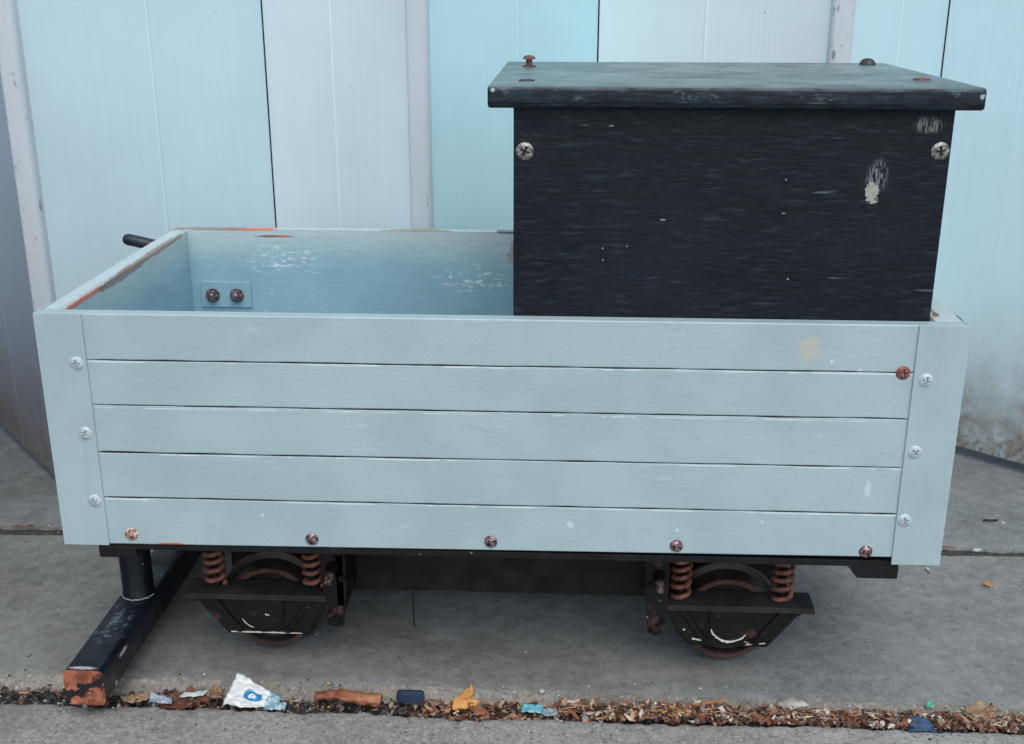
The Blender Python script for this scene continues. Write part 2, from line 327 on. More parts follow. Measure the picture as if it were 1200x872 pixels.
# concrete
def concrete(name, base, aggr=.5, seed=0, light=0):
    n = NB(name, .9, 0, .25); n.P = n.map((1,1,1), (seed*2.3, seed*1.1, 0))
    c = n.mx(n.step(n.noise(n.P, 5, 5, .6), .3, .7), lin([v*.86 for v in base]), lin([v*1.08 for v in base]))
    c = n.mx(n.step(n.noise(n.P, 40, 5, .7), .35, .75, 0, .4), c, lin([v*1.28 for v in base]))
    c = n.mx(n.step(n.noise(n.map((1,1,1),(9,4,2)), 75, 4, .7), .52, .72, 0, .5), c, lin([v*.62 for v in base]))
    cell = n.vor(n.P, 170, out='Color'); cs = n.n('ShaderNodeSeparateColor'); n.L(cell, cs.inputs[0])
    d = n.vor(n.P, 170)
    peb = n.ma('MULTIPLY', n.step(cs.outputs[0], .80-aggr*.35, .85-aggr*.35), n.step(d, .25, .45, 1, 0))
    c = n.mx(n.ma('MULTIPLY', peb, aggr), c, n.mx(cs.outputs[1], lin((96,90,84)), lin((186,184,178))))
    dk = n.ma('MULTIPLY', n.step(cs.outputs[2], .86, .9), n.step(d, .2, .4, 1, 0)); c = n.mx(n.ma('MULTIPLY', dk, .12+.4*max(0,aggr-.3)), c, lin((52,54,56)))
    if aggr > .7:
        c = n.mx(n.step(n.noise(n.map((1,1,1),(4,4,1)), 150, 4, .75), .50, .66, 0, .55), c, lin([min(255,v*1.3) for v in base]))
        c = n.mx(n.step(n.noise(n.map((1,1,1),(8,2,1)), 190, 4, .75), .52, .66, 0, .6), c, lin([v*.55 for v in base]))
        c2 = n.vor(n.map((1,1,1),(1,2,3)), 95, out='Color'); cs2 = n.n('ShaderNodeSeparateColor'); n.L(c2, cs2.inputs[0]); d2 = n.vor(n.map((1,1,1),(1,2,3)), 95)
        c = n.mx(n.ma('MULTIPLY', n.ma('MULTIPLY', n.step(cs2.outputs[0], .62, .66), n.step(d2, .2, .42, 1, 0)), .65), c, n.mx(cs2.outputs[1], lin((92,90,86)), lin((190,188,182))))
    c = n.mx(n.step(n.noise(n.map((1,1,1),(0,5,1)), 430, 3, .8), .50, .72, 0, .45), c, lin([min(255,v*1.45) for v in base]))
    c = n.mx(n.step(n.noise(n.map((1,1,1),(3,5,7)), 380, 3, .8), .52, .72, 0, .6), c, lin([v*.5 for v in base]))
    c = n.mx(n.step(n.noise(n.map((1,1,1),(6,1,7)), 3.2, 5, .65), .5, .68, 0, .4), c, lin([v*.78 for v in base]))
    c = n.mx(n.ma('MULTIPLY', n.step(n.noise(n.map((.4,1,1),(7,1,0),(0,0,R(-25))), 55, 5, .7), .60, .74), n.step(n.noise(n.P, 4, 2), .48, .6, 0, .5)), c, lin([min(255,v*1.35) for v in base]))
    # scuffs
    c = n.mx(n.ma('MULTIPLY', n.step(n.noise(n.map((.5,1,1),(2,0,0),(0,0,R(30))), 90, 4, .6), .68, .74), .35), c, lin((178,180,180)))
    n.color(c)
    n.bump(n.noise(n.P, 260, 4, .7), .0012, .6+aggr*.3); n.bump(n.noise(n.P, 60, 3), .002, .35); return n
m_conc = concrete('pavement_concrete', (123,127,126), .22)
m_conc_near = concrete('near_concrete', (142,144,140), 1.0, 3)
m_conc_back = concrete('rear_concrete', (118,123,123), .15, 5)
m_arris = concrete('arris_concrete', (134,132,125), .9, 7)
m_soil = concrete('gutter_grit', (62,60,58), .6, 8)

# ------------------------------------------------------------------ ground
def fbm(x, y, k, seed=0): return mnoise.fractal(Vector((x*k+seed*7.1, y*k-seed*3.3, seed)), 1.0, 2.0, 4)
def seq(a, b, st): 
    k = max(1, round((b-a)/st)); return [a+(b-a)*i/k for i in range(k+1)]
XS = [-40,-12,-4,-1.5,-.8]+seq(-.5,1.45,.0042)+[1.8,2.6,5,13,40]
def far_edge(x): return .0025*fbm(x,0,150,12)+ .030-.012*max(0,min(1,(x-.1)/1.1))*1.3+.0045*fbm(x,0,16,1)+.002*fbm(x,0,70,2)
def near_edge(x): return -.0115+.0055*fbm(x,0,13,3)+.0035*fbm(x,0,55,4)-.004*math.exp(-((x-.46)/.04)**2)
def sheet(name, rows, mats, matf=None):
    """rows: list of functions x -> (y, z)"""
    nx = len(XS); vs = []; 
    for f in rows: vs += [(x,)+tuple(f(x)) for x in XS]
    fs = [(j*nx+i, j*nx+i+1, (j+1)*nx+i+1, (j+1)*nx+i) for j in range(len(rows)-1) for i in range(nx-1)]
    m = MB(); m.add(vs, fs)
    if matf: m.mi = [matf(j) for j in range(len(rows)-1) for i in range(nx-1)]
    o = m.build(name, mats, smooth='all', fix=False); tag(o, kind='structure'); return o
def rough_z(x, y, a=.0007, seed=0): return a*fbm(x, y, 90, seed)+a*2*fbm(x, y, 9, seed+1)
def row_far(t):
    def f(x):
        e = far_edge(x)
        if t < 1:   # rounded, broken arris
            w = .034*(t); z = -.011*(1-t)**1.8+.0030*fbm(x, w, 110, 5)*(1.1-t)
            return e+w, z+rough_z(x, e+w)
        y = e+.034+(t-1)*(.424+.004*fbm(x,0,22,6)*(t-1)-e-.034); return y, rough_z(x, y)
    return f
rows = [lambda x: (far_edge(x)+.004, -.06), lambda x: (far_edge(x)+.0005+.001*fbm(x,1,80,3), -.022)]+[row_far(t) for t in seq(0, 1, .1)][:-1]+[row_far(1+t) for t in seq(0,1,.012)]+[lambda x: (.4335+.003*fbm(x,0,30,2), -.008), lambda x: (.435+.003*fbm(x,0,30,2), -.03)]
sheet('pavement', rows, [m_conc, m_arris], lambda j: 1 if j < 8 else 0)
def row_near(y0):
    def f(x):
        e = near_edge(x)
        y = e-y0; z = -.004*math.exp(-y0/.004)+rough_z(x, y, .001, 3) if y0 < 2 else 0
        return y, z
    return f
rows = [lambda x: (near_edge(x)-.003, -.06), lambda x: (near_edge(x)+.0005, -.012)]+[row_near(y) for y in seq(0,.02,.0025)+seq(.024,.30,.006)+[.5,1,2,5,15,40]]
sheet('near_pavement', [r for r in reversed(rows)], m_conc_near)
rows = [lambda x: (.4565+.002*fbm(x,0,40,8), -.03), lambda x: (.458+.003*fbm(x,0,40,8), -.002)]+[(lambda yy: (lambda x: (yy+(.002*fbm(x,0,40,8) if yy<.47 else 0), rough_z(x,yy,.0006,9) if yy < 3 else 0)))(y) for y in [.462,.468]+seq(.48,1.1,.012)+[1.5,3,8,20,60]]
sheet('rear_pavement', rows, m_conc_back)
sheet('gutter', [(lambda yy: (lambda x: (yy, -.0155+.004*fbm(x,yy,60,6))))(y) for y in seq(-.035,.055,.003)], m_soil)
sheet('slab_joint', [(lambda yy: (lambda x: (yy, -.009+.003*fbm(x,yy,50,11))))(y) for y in seq(.428,.464,.004)], concrete('joint_grit', (66,66,64), .4, 12))

# ------------------------------------------------------------------ folding door behind
RX = [-1.48, -.87, -.262, .353, .968, 1.585, 2.2]; RY = .565
VX = [-1.17, -.56, .040, .626, 1.218, 1.83]; VY = .90
H0, H1 = .020, 2.25
DR = Vector((.35, .9, 0))
door = empty('folding_door', DR)
tag(door, 'tall pale blue white plastic folding door in zigzag leaves behind the wagon', 'folding door')
def leaf(x0, y0, x1, y1, face, seed, cut0, cut1):
    """leaf from (x0,y0) to (x1,y1); face = +1/-1 side of the thickness"""
    a = Vector((x0,y0,0)); b = Vector((x1,y1,0)); t = (b-a).normalized(); a = a+t*cut0; b = b-t*cut1; Ln = (b-a).length
    prof = [(0,0)]; bead = Ln*.50
    def bump(c, w, h): return [(c-w,0),(c-w*.5,h*.8),(c,h),(c+w*.5,h*.8),(c+w,0)]
    pts = bump(bead, .0030, .0013)
    for k in range(5): pts += bump(Ln*.70+k*.0105, .003, .00022)
    for k in range(4): pts += bump(Ln*.22+k*.0105, .003, .00013)
    prof += sorted(pts)+[(Ln,0),(Ln,-.012),(0,-.012)]
    m = MB(); n_ = len(prof)
    vs = [(x, -y, H0) for x,y in prof]+[(x, -y, H1) for x,y in prof]
    m.add(vs, [(i,(i+1)%n_,(i+1)%n_+n_,i+n_) for i in range(n_)]+[tuple(range(n_)), tuple(range(2*n_-1,n_-1,-1))])
    o = m.build('door_leaf', upvc('leaf_plastic', TINT.get(seed, UP), seed), None)
    o.parent = door; o.location = a-DR; o.rotation_euler = (0,0,math.atan2(t.y,t.x)); return o
for i in range(len(VX)):
    leaf(RX[i], RY, VX[i], VY, 1, i*2+1, .016, .0015)
    leaf(VX[i], VY, RX[i+1], RY, 1, i*2+2, .0015, .016)
def strip(x):
    m = MB(); p = []
    for k in range(0, 7):
        a = R(180+15*k); p.append((-.0105+.006*math.cos(a), -.005+.006*math.sin(a)))
    for k in range(0, 7):
        a = R(270+15*k); p.append((.0065+.010*math.cos(a), -.001+.010*math.sin(a)))
    p += [(.0165,.014),(-.0165,.014)]; n_ = len(p)
    m.add([(x+a, RY+.010+b, H0-.012) for a,b in p]+[(x+a, RY+.010+b, H1) for a,b in p], [(i,(i+1)%n_,(i+1)%n_+n_,i+n_) for i in range(n_)]+[tuple(range(n_)), tuple(range(2*n_-1,n_-1,-1))])
    return m.build('hinge_strip', m_strip, door, smooth=True)
for x in RX: strip(x)
for x in VX:   # dark strip put in where each inner fold is only a shaded gap
    m = MB(); m.box(x-.004, x+.004, VY-.0015, VY+.012, H0, H1); m.build('fold_gap_strip', blackmetal('fold_gap_dark', (20,22,24), .7), door)

m = MB(); m.box(-.80, -.40, -.45, .42, -.01, .60)  # unseen pier added to shade the far-left leaf and ground
n = NB('added_shade_pier', .9); k = n.n('ShaderNodeTexBrick'); n.L(n.map((1,1,1),(0,0,0),(R(90),0,R(90))), k.inputs[0]); k.inputs['Scale'].default_value = 4.4
k.inputs['Color1'].default_value = lin((120,72,56)); k.inputs['Color2'].default_value = lin((96,60,50)); k.inputs['Mortar'].default_value = lin((120,114,106)); k.inputs['Mortar Size'].default_value = .012
n.color(k.outputs[0]); tag(m.build('added_shade_pier', n, base=(-.6,0,0), bevel=.003), 'added low brick pier out of view that shades the far left door leaf', 'added pier')
# ------------------------------------------------------------------ goods wagon
wagon = empty('goods_wagon', WR)
tag(wagon, 'pale grey blue planked open wagon on sprung iron wheels standing on concrete', 'wagon')
ZB, ZT = .209, .4865
# front side board: five planks in one sheet with open grooves
def side_board(y_out, y_in, sgn, mats, name='side_board'):
    m = MB(); xs = seq(.002, .998, .0062); random.seed(3)
    gr = [.4340, .3815, .3245, .2688]
    prof = []   # z, depth, is_groove
    def rows_for(x, ix):
        zb = ZB+.0005+.0058*max(0,min(1,(x-.05)/.9))
        out = [(zb, .016*0+.0)]; out = [(zb,0)]
        return zb
    nrow = []
    for x in xs:
        zb = rows_for(x, 0); col = [(zb-.0, .0008), (zb+.001, 0)]
        for gi in reversed(range(4)):
            g = gr[gi]; inside = .0535 < x < .9455
            w = .0007+.0004*fbm(x, gi, 26, gi)+.0003*fbm(x, gi, 7, gi+3) if inside else .00001
            w = max(w, .0002); dz = .0004*fbm(x, gi, 14, gi+9)
            dd = .0035 if inside else .0
            # the plank edges are slightly eased
            col += [(g-w-.0010+dz, 0), (g-w+dz, .0004 if inside else 0), (g-w*.8+dz, dd), (g+w*.8+dz, dd), (g+w+dz, .0004 if inside else 0), (g+w+.0010+dz, 0)]
        col += [(ZT-.0012, 0), (ZT, .0012)]
        nrow.append(col)
    nr = len(nrow[0]); vs = []
    for x, col in zip(xs, nrow):
        for (z_, d_) in col: vs.append((x, y_out+sgn*d_, z_+ (0)))
        vs.append((x, y_in, ZT)); vs.append((x, y_in, ZB+.004))
    st = nr+2; fs = []; mi = []
    for i in range(len(xs)-1):
        for j in range(st):
            k = (j+1)%st; fs.append((i*st+j, i*st+k, (i+1)*st+k, (i+1)*st+j))
            isg = 0
            if 2 <= j < nr-2 and (j-2)%6 in (1,2,3): isg = 1
            if j == nr: isg = 2
            if j == nr-1: isg = 3
            mi.append(isg)
    fs.append(tuple(reversed(range(st)))); mi.append(0); fs.append(tuple((len(xs)-1)*st+j for j in range(st))); mi.append(0)
    m.v = [Vector(v) for v in vs]; m.f = fs; m.mi = mi
    return m.build(name, mats, wagon)
side_board(.0025, .0180, 1, [m_front, m_groove, m_in, m_plate])
side_board(.4725, .4570, -1, [m_out, m_groove, m_in, m_in])
# end boards, rim worn through to the ply
def end_board(x0, x1, inner_face_plus):
    m = MB(); ys = seq(.0182, .4568, .008); vs = []; fs = []; mi = []
    for y in ys:
        w = .0008*fbm(y, x0, 40, 4); w2 = .0010*abs(fbm(y, x0, 60, 6)) if True else 0
        xa, xb = x0, x1; 
        if inner_face_plus: vs += [(xa,y,ZB+.003),(xa,y,ZT-.001),(xa+.001,y,ZT-.0002+w*.3),(xb-.0022-w2,y,ZT-.0004+w*.5),(xb,y,ZT-.0035+w),(xb,y,ZB+.003)]
        else: vs += [(xb,y,ZB+.003),(xb,y,ZT-.001),(xb-.001,y,ZT-.0002+w*.3),(xa+.0022+w2,y,ZT-.0004+w*.5),(xa,y,ZT-.0035+w),(xa,y,ZB+.003)]
    for i in range(len(ys)-1):
        for j in range(6):
            k = (j+1)%6; fs.append((i*6+j,(i+1)*6+j,(i+1)*6+k,i*6+k)); mi.append(1 if j in (2,3,4) else 0)
    fs.append(tuple(range(6))); fs.append(tuple((len(ys)-1)*6+j for j in range(6))); mi += [0,0]
    m.v = [Vector(v) for v in vs]; m.f = fs; m.mi = mi
    return m.build('end_board', [m_out, m_in_end], wagon)
end_board(.0025, .0225, True); eb = end_board(.9665, .9975, False)
# splintered ply where the right end board has peeled
m = MB(); random.seed(12)
for k in range(16):
    y = random.uniform(.024,.12); x = .9665+random.uniform(-.002,.012); z_ = ZT-random.uniform(-.001,.004); l = random.uniform(.008,.028); w = random.uniform(.0008,.0022)
    a = random.uniform(-.5,.5)
    m.add([(x,y,z_),(x+w,y,z_+.001),(x+w-.003*a,y+l,z_+.003*random.uniform(-1,1)),(x-.003,y+l*.8,z_-.002)], [(0,1,2,3)])
n = NB('splintered_ply', .85); n.color(n.mx(n.noise(n.P, 120, 3), lin((112,76,56)), lin((196,176,154)))); sp = m.build('splinters', n, eb, fix=False); 
md = sp.modifiers.new('s', 'SOLIDIFY'); md.thickness = .0006
m = MB(); m.box(.0226, .9664, .0182, .4568, ZB+.004, ZB+.013); m.build('floor_board', m_in, wagon)
# corner plates (angle, proud of the boards)
def corner(x0, xin, z0, y0=.0, yin=.045, fl=0):
    s = 1 if xin > x0 else -1; ys = 1 if yin > y0 else -1; m = MB()
    p = [(x0,y0),(xin,y0),(xin,y0+ys*.0024),(x0+s*.0024,y0+ys*.0024),(x0+s*.0024,yin),(x0,yin)]
    n_ = len(p); m.add([(a,b,z0) for a,b in p]+[(a,b,ZT+.0006) for a,b in p], [(i,(i+1)%n_,(i+1)%n_+n_,i+n_) for i in range(n_)]+[tuple(range(n_)), tuple(range(2*n_-1,n_-1,-1))])
    return m.build('corner_plate', m_plate, wagon, bevel=.0006)
cpl = corner(0, .0530, ZB-.0005); cpr = corner(1, .9465, ZB-.0018)
corner(0, .0530, ZB, .475, .43); corner(1, .9465, ZB, .475, .43)

# screw heads: pan head with a real cross recess, axis -Y
def screw_mesh(name, rad, mat, dome=.38, cross=True, phase=.4):
    nr, na = 14, 40; vs = []; fs = []
    ca, sa = math.cos(phase), math.sin(phase)
    for i in range(nr+1):
        r = rad*i/nr
        for k in range(na):
            a = 2*math.pi*k/na; x = r*math.cos(a); z_ = r*math.sin(a); h = rad*dome*(1-(i/nr)**2.6)
            if i == nr: h = 0
            if cross:
                px, pz = x*ca+z_*sa, -x*sa+z_*ca; q = .115*rad; ql = .56*rad
                if (abs(px) < q and abs(pz) < ql) or (abs(pz) < q and abs(px) < ql): h -= rad*.34
            vs.append((x, -h, z_))
    vs += [(rad*math.cos(2*math.pi*k/na), .002, rad*math.sin(2*math.pi*k/na)) for k in range(na)]
    for i in range(nr+1):
        for k in range(na): fs.append((i*na+k, i*na+(k+1)%na, (i+1)*na+(k+1)%na, (i+1)*na+k))
    m = MB(); m.add(vs, fs); me = bpy.data.meshes.new(name); me.from_pydata([tuple(v) for v in m.v], [], m.f); me.validate()
    me.materials.append(mat.m); me.shade_smooth(); me.set_sharp_from_angle(angle=R(45)); return me
def screw(me, loc, parent, roll=0, name='screw', rot=None, label=None):
    o = bpy.data.objects.new(name, me); COL.objects.link(o); o.parent = parent; o.location = Vector(loc)-WORLD[parent.name]
    o.rotation_euler = rot if rot else (0, roll, 0)
    if label: o['label'] = label
    return o
s_paint = screw_mesh('screw', .0079, m_sc_paint, .36); s_rust = screw_mesh('screw', .0078, m_sc_rust, .34); s_worn = screw_mesh('screw', .0077, m_sc_worn, .6)
s_pale = screw_mesh('screw', .0080, m_sc_pale, .45); s_zinc = screw_mesh('screw', .0090, m_sc_zinc, .32)
for (x,z_,r) in ((.0422,.4303,.3),(.0417,.3478,.9),(.0426,.2649,.1)): screw(s_paint, (x,0,z_), cpl, r)
for (x,z_,r) in ((.9595,.4264,.7),(.9572,.3441,1.2),(.9552,.2623,.2)): screw(s_paint, (x,0,z_), cpr, r)
screw(s_rust, (.9355,.0025,.4337), wagon, .35, label='rusty red screw head over the top groove')
for k, (x,z_,me) in enumerate(((.0796,.2226,s_pale),(.2901,.2213,s_worn),(.4957,.2233,s_worn),(.706,.2233,s_worn),(.9173,.2212,s_worn))):
    screw(me, (x,.0025,z_), wagon, k*.7, label='small corroded screw head on the lowest plank')
# nut plate on the inner back wall
m = MB(); m.box(.036, .1115, .4540, .4570, .369, .408); npl = m.build('nut_plate', m_in, wagon, bevel=.0006)
for x in (.0538,.0899):
    m = MB(); m.lathe((x,.4540,.3875), (0,-1,0), [(.0105,0),(.0105,.0012)], 24); m.lathe((x,.4528,.3875), (0,-1,0), [(.0090,0),(.0095,.001),(.0095,.0055),(.0082,.0068)], 6)
    m.lathe((x,.4465,.3875), (0,-1,0), [(.0052,0),(.0052,.0042),(.0040,.0052)], 16); m.build('nut', m_nut, npl, smooth=True)
# underframe
m = MB(); m.box(.042,.957,.0065,.030,.2005,.2085); m.box(.042,.957,.445,.468,.2005,.2085); 
m.box(.042,.957,.0302,.4448,.2045,.2085); m.build('solebar', m_black, wagon, bevel=.0008)
m = MB(); m.prism([(.9005,.2003),(.958,.2003),(.9575,.185),(.9125,.185)], .0075, .07); m.build('end_block', m_black, wagon, bevel=.001)
m = MB(); m.prism([(.0368,.2043),(.0815,.2043),(.0815,.1895),(.0368,.1895)], .0058, .07); m.build('end_block', m_black, wagon, bevel=.002)
m = MB(); m.box(.13,.87,.200,.206,.0455,.2043); m.box(.13,.87,.2062,.225,.0455,.0505); m.build('centre_beam', blackmetal('beam_paint', (30,31,31), .7, 0, seed=5), wagon, bevel=.0008)
m = MB(); m.tube([(.3925,.086,.2035),(.3925,.086,.12),(.3922,.086,.09),(.3930,.087,.058)], .0009, 6); m.build('hanging_rod', m_truck, wagon)
# coupling rod past the far left corner
m = MB(); m.tube([(.001,.425,.4640),(-.030,.423,.4720),(-.0515,.4215,.4770),(-.0560,.421,.4780),(-.0585,.421,.4786),(-.0595,.421,.4788)], [.0085,.0085,.0085,.0074,.0050,.002], 20)
m.build('corner_rod', blackmetal('gloss_black_rod', (34,40,48), .18), wagon, smooth=True)
# foot bar and its post
def rrect(w, h, r, k=5):
    out = []
    for (cx, cz, a0) in ((w/2-r,h/2-r,0),(-w/2+r,h/2-r,90),(-w/2+r,-h/2+r,180),(w/2-r,-h/2+r,270)):
        for i in range(k+1): a = R(a0+90*i/k); out.append((cx+r*math.cos(a), cz+r*math.sin(a)))
    return out
m = MB(); cxb, czb = .0222, .0455; p = [(cxb+a, czb+b) for a,b in rrect(.0465,.045,.006)]; m.prism(p, -.0435, .52); fb = m.build('foot_bar', m_bar, wagon, smooth=True)
m = MB(); p = [(cxb+a, czb+b) for a,b in rrect(.0470,.0455,.0062)]; m.prism(p, -.0450, -.0436)
m.prism([(cxb+a*.93, czb+b*.93) for a,b in rrect(.0465,.045,.006)], -.0460, -.0450); m.build('end_cap', m_cap, fb, smooth=True)
for yy in (.137, .35):
    m = MB(); m.lathe((.0235,yy,.0681), (0,0,1), [(.0212,0),(.0210,.0025),(.0198,.0045),(.0198,.1361)], 32); m.build('post', m_bar, fb, smooth=True)
    m = MB(); m.tube([(.0235+.0212*math.cos(R(a)), yy+.0212*math.sin(R(a)), .0690+.0004*math.sin(a)) for a in range(190,352,8)], .0006, 6); m.build('weld_bead', m_chip, fb)

# ------------------------------------------------------------------ trucks
TY = .2375
def truck():
    T = Vector((0,0,0)); m = MB()
    m.box(-.10,.10,.075-TY,.400-TY,.193,.2000); m.box(.088,.094,.078-TY,.397-TY,.06,.193)   # top plate and inner transom
    m.box(.094,.104,.070-TY,.078-TY,.095,.193); m.box(-.095,.095,-.02,.02,.10,.193)
    tr = m.build('truck', m_truck, wagon, base=T, bevel=.0008)
    def sub(mb, name, mat, **k): 
        o = mb.build(name, mat, None, base=T, **k); o.parent = tr; return o
    kids = []
    for s in (-1, 1):
        F = lambda y: (TY-y)*(-s) if s > 0 else (y-TY)    # y given for the near side; mirrored for the far side
        fy = (lambda y: -(TY-y)) if s < 0 else (lambda y: (TY-y))
        ax = (0,-1,0) if s < 0 else (0,1,0)
        # wheel: flange inside, tread, rim, dished web, hub
        m = MB(); c = (0, fy(.138), .0685)
        m.lathe(c, ax, [(.012,0),(.060,0),(.0655,.0015),(.0683,.004),(.0672,.0075),(.0600,.010),(.0580,.013),(.0570,.030),(.0555,.032),(.0500,.032),(.0480,.030),(.0462,.024),(.040,.0225),(.024,.0245),(.0205,.026),(.0195,.033),(.0120,.0335)], 64)
        m2 = MB(); m2.v = [v-Vector((0,0,.0685)) for v in m.v]; m2.f = m.f; m2.mi = m.mi
        o = m2.build('wheel', m_wheel, None, base=T, smooth=True); o.parent = tr; o.location = (0,0,.0685); kids.append(o)
        # sprung beam (angle iron)
        m = MB(); ya, yb = sorted((fy(.068), fy(.108))); m.box(-.099,.080,ya,yb,.1045,.109)
        ya, yb = sorted((fy(.068), fy(.0725))); m.box(-.099,.080,ya,yb,.1015,.1044)
        kids.append(sub(m, 'spring_beam', m_dusty, bevel=.0007))
        # coil springs with a pin
        for x in (-.062,.062):
            m = MB(); pts = []; turns = 6.6; h0, h1 = .1115, .1930; N = int(turns*18)
            for i in range(N+1):
                t = i/N; a = 2*math.pi*turns*t; tt = t+.02*math.sin(2*math.pi*t); z_ = h0+(h1-h0)*tt
                pts.append((x+.0108*math.cos(a), fy(.089)+.0108*math.sin(a), z_))
            m.tube(pts, .0033, 8); o = m.build('spring', m_spring, None, base=T, smooth='all'); o.parent = tr
            m = MB(); m.tube([(x,fy(.089),.109),(x,fy(.089),.193)], .0055, 10); m.lathe((x,fy(.089),.101),(0,0,1),[(.008,0),(.008,.0035)],6); sub(m, 'spring_pin', m_truck, smooth=True)
        # axle guard: tapering plate below the beam, ribs, bearing boss and bolts
        m = MB(); poly = [(-.090,.1010),(.088,.1010),(.078,.093),(.049,.0505),(-.046,.0505),(-.074,.086),(-.078,.093)]
        ya, yb = sorted((fy(.0735), fy(.0775))); m.prism(poly, ya, yb)
        g = sub(m, 'axle_guard', m_guard, bevel=.0006)
        m = MB(); yf = fy(.0735)
        U = [(-.0262,.1010)]+[(.0262*math.cos(R(a)), .0850+.0262*math.sin(R(a))) for a in range(180,361,12)]+[(.0262,.1010)]
        ya, yb = sorted((yf, yf+ax[1]*.0038)); m.prism(U, ya, yb); o = m.build('axle_box', m_guard, None, base=T, bevel=.0007); o.parent = tr; m = MB()
        for (x,z_) in ((-.0315,.0590),(.0290,.0590)):
            m = MB(); m.lathe((x,yf,z_), ax, [(.0052,0),(.0052,.003)], 6); m.lathe((x,yf+ax[1]*.003,z_), ax, [(.003,0),(.0028,.0018)], 12)
            o = m.build('guard_bolt', m_guard, None, base=T, smooth=True); o.parent = tr
        for x, k in ((-.060,-.50),(.060,.50)):
            m = MB(); ya, yb = sorted((yf, yf+ax[1]*.005)); m.prism([(x-.003,.1005),(x+.003,.1005),(x+.003-k*.055,.062),(x-.003-k*.055,.062)], ya, yb)
            sub(m, 'guard_rib', m_guard, bevel=.0005)
        # inner bracket with pivot bolt and nuts
        m = MB(); ya, yb = sorted((fy(.070), fy(.0745))); m.prism([(.078,.193),(.108,.193),(.106,.12),(.101,.068),(.082,.068),(.078,.10)], ya, yb)
        yb0 = fy(.070)
        for (x,z_,r,l) in ((.0995,.170,.0045,.004),(.102,.135,.0045,.004),(.092,.075,.0065,.005),(.085,.085,.004,.004)): m.lathe((x,yb0,z_), ax, [(r,0),(r,l)], 6); m.lathe((x,yb0+ax[1]*l,z_), ax, [(r*.55,0),(r*.5,l*.6)], 12)
        m.tube([(.0905,yb0,.150),(.0905,yb0+ax[1]*.016,.146)], .0075, 16)
        o = m.build('pivot_bracket', m_truck, None, base=T, smooth=True); o.parent = tr
        m = MB(); m.tube([(.0905,yb0+ax[1]*.0155,.1463),(.0903,yb0+ax[1]*.026,.1425)], .0048, 14); o = m.build('pivot_bolt', m_sc_worn, None, base=T, smooth=True); o.parent = tr
    m = MB(); m.tube([(0,.08-TY,.0685),(0,.395-TY,.0685)], .008, 16); sub(m, 'axle', m_truck, smooth=True)
    return tr
def chips(tr, items, s=-1):
    """bare metal showing on the guard: thin raised flakes"""
    out = []
    for it in items:
        m = MB()
        if it[0] == 'arc':
            _, cx, cz, r, a0, a1, w = it; N = 22
            for i in range(N):
                t0, t1 = R(a0+(a1-a0)*i/N), R(a0+(a1-a0)*(i+1)/N); w0 = w*(.55+.6*math.sin(math.pi*(i+.3)/N))*random.uniform(.7,1.2)
                m.add([(cx+(r+w0)*math.cos(t0), -TY+.0694, cz+(r+w0)*math.sin(t0)),(cx+(r+w0)*math.cos(t1), -TY+.0694, cz+(r+w0)*math.sin(t1)),(cx+(r)*math.cos(t1), -TY+.0694, cz+r*math.sin(t1)),(cx+r*math.cos(t0), -TY+.0694, cz+r*math.sin(t0))], [(0,1,2,3)])
        else:
            x0, z0, x1, z1, w = it[1:6]; N = 14; y = -TY+.0733-(it[6] if len(it) > 6 else 0)
            for i in range(N):
                pass
                ta, tb = i/N, (i+1)/N; ww = w*random.uniform(.4,1.2)
                m.add([(x0+(x1-x0)*ta,y,z0+(z1-z0)*ta+ww),(x0+(x1-x0)*tb,y,z0+(z1-z0)*tb+ww),(x0+(x1-x0)*tb,y,z0+(z1-z0)*tb-ww*.6),(x0+(x1-x0)*ta,y,z0+(z1-z0)*ta-ww*.6)], [(0,1,2,3)])
        o = m.build('chipped_paint', m_chip, None, base=(0,0,0)); o.parent = tr; out.append(o)
    return out
random.seed(5)
t1 = truck(); t1.location = Vector((.206, TY, 0))-WR
chips(t1, [('line',-.043,.0528,.047,.0528,.0012),('arc',-.004,.0850,.0240,205,250,.0013),('line',.003,.081,.008,.0800,.0015,.0042),('line',-.028,.1025,.004,.1025,.0006,-.0053),('line',.045,.080,.058,.091,.0005)])
t2 = t1.copy(); COL.objects.link(t2); t2.parent = wagon; t2.location = Vector((.785, TY, 0))-WR; t2.rotation_euler = (0,0,math.pi); WORLD[t2.name] = Vector((.785,TY,0))
kids = [o for o in bpy.data.objects if o.parent == t1]
for o in kids:
    if o.name.startswith('chipped'): continue
    c_ = o.copy(); COL.objects.link(c_); c_.parent = t2
ch = chips(t2, [('arc',-.001,.0850,.0240,200,322,.0027),('line',-.046,.0600,-.026,.0565,.0018),('line',.020,.0530,.044,.0560,.0008),('line',-.058,.072,-.055,.073,.0016),('line',.018,.058,.026,.054,.0006)])
for o in ch: o.rotation_euler = (0,0,math.pi)

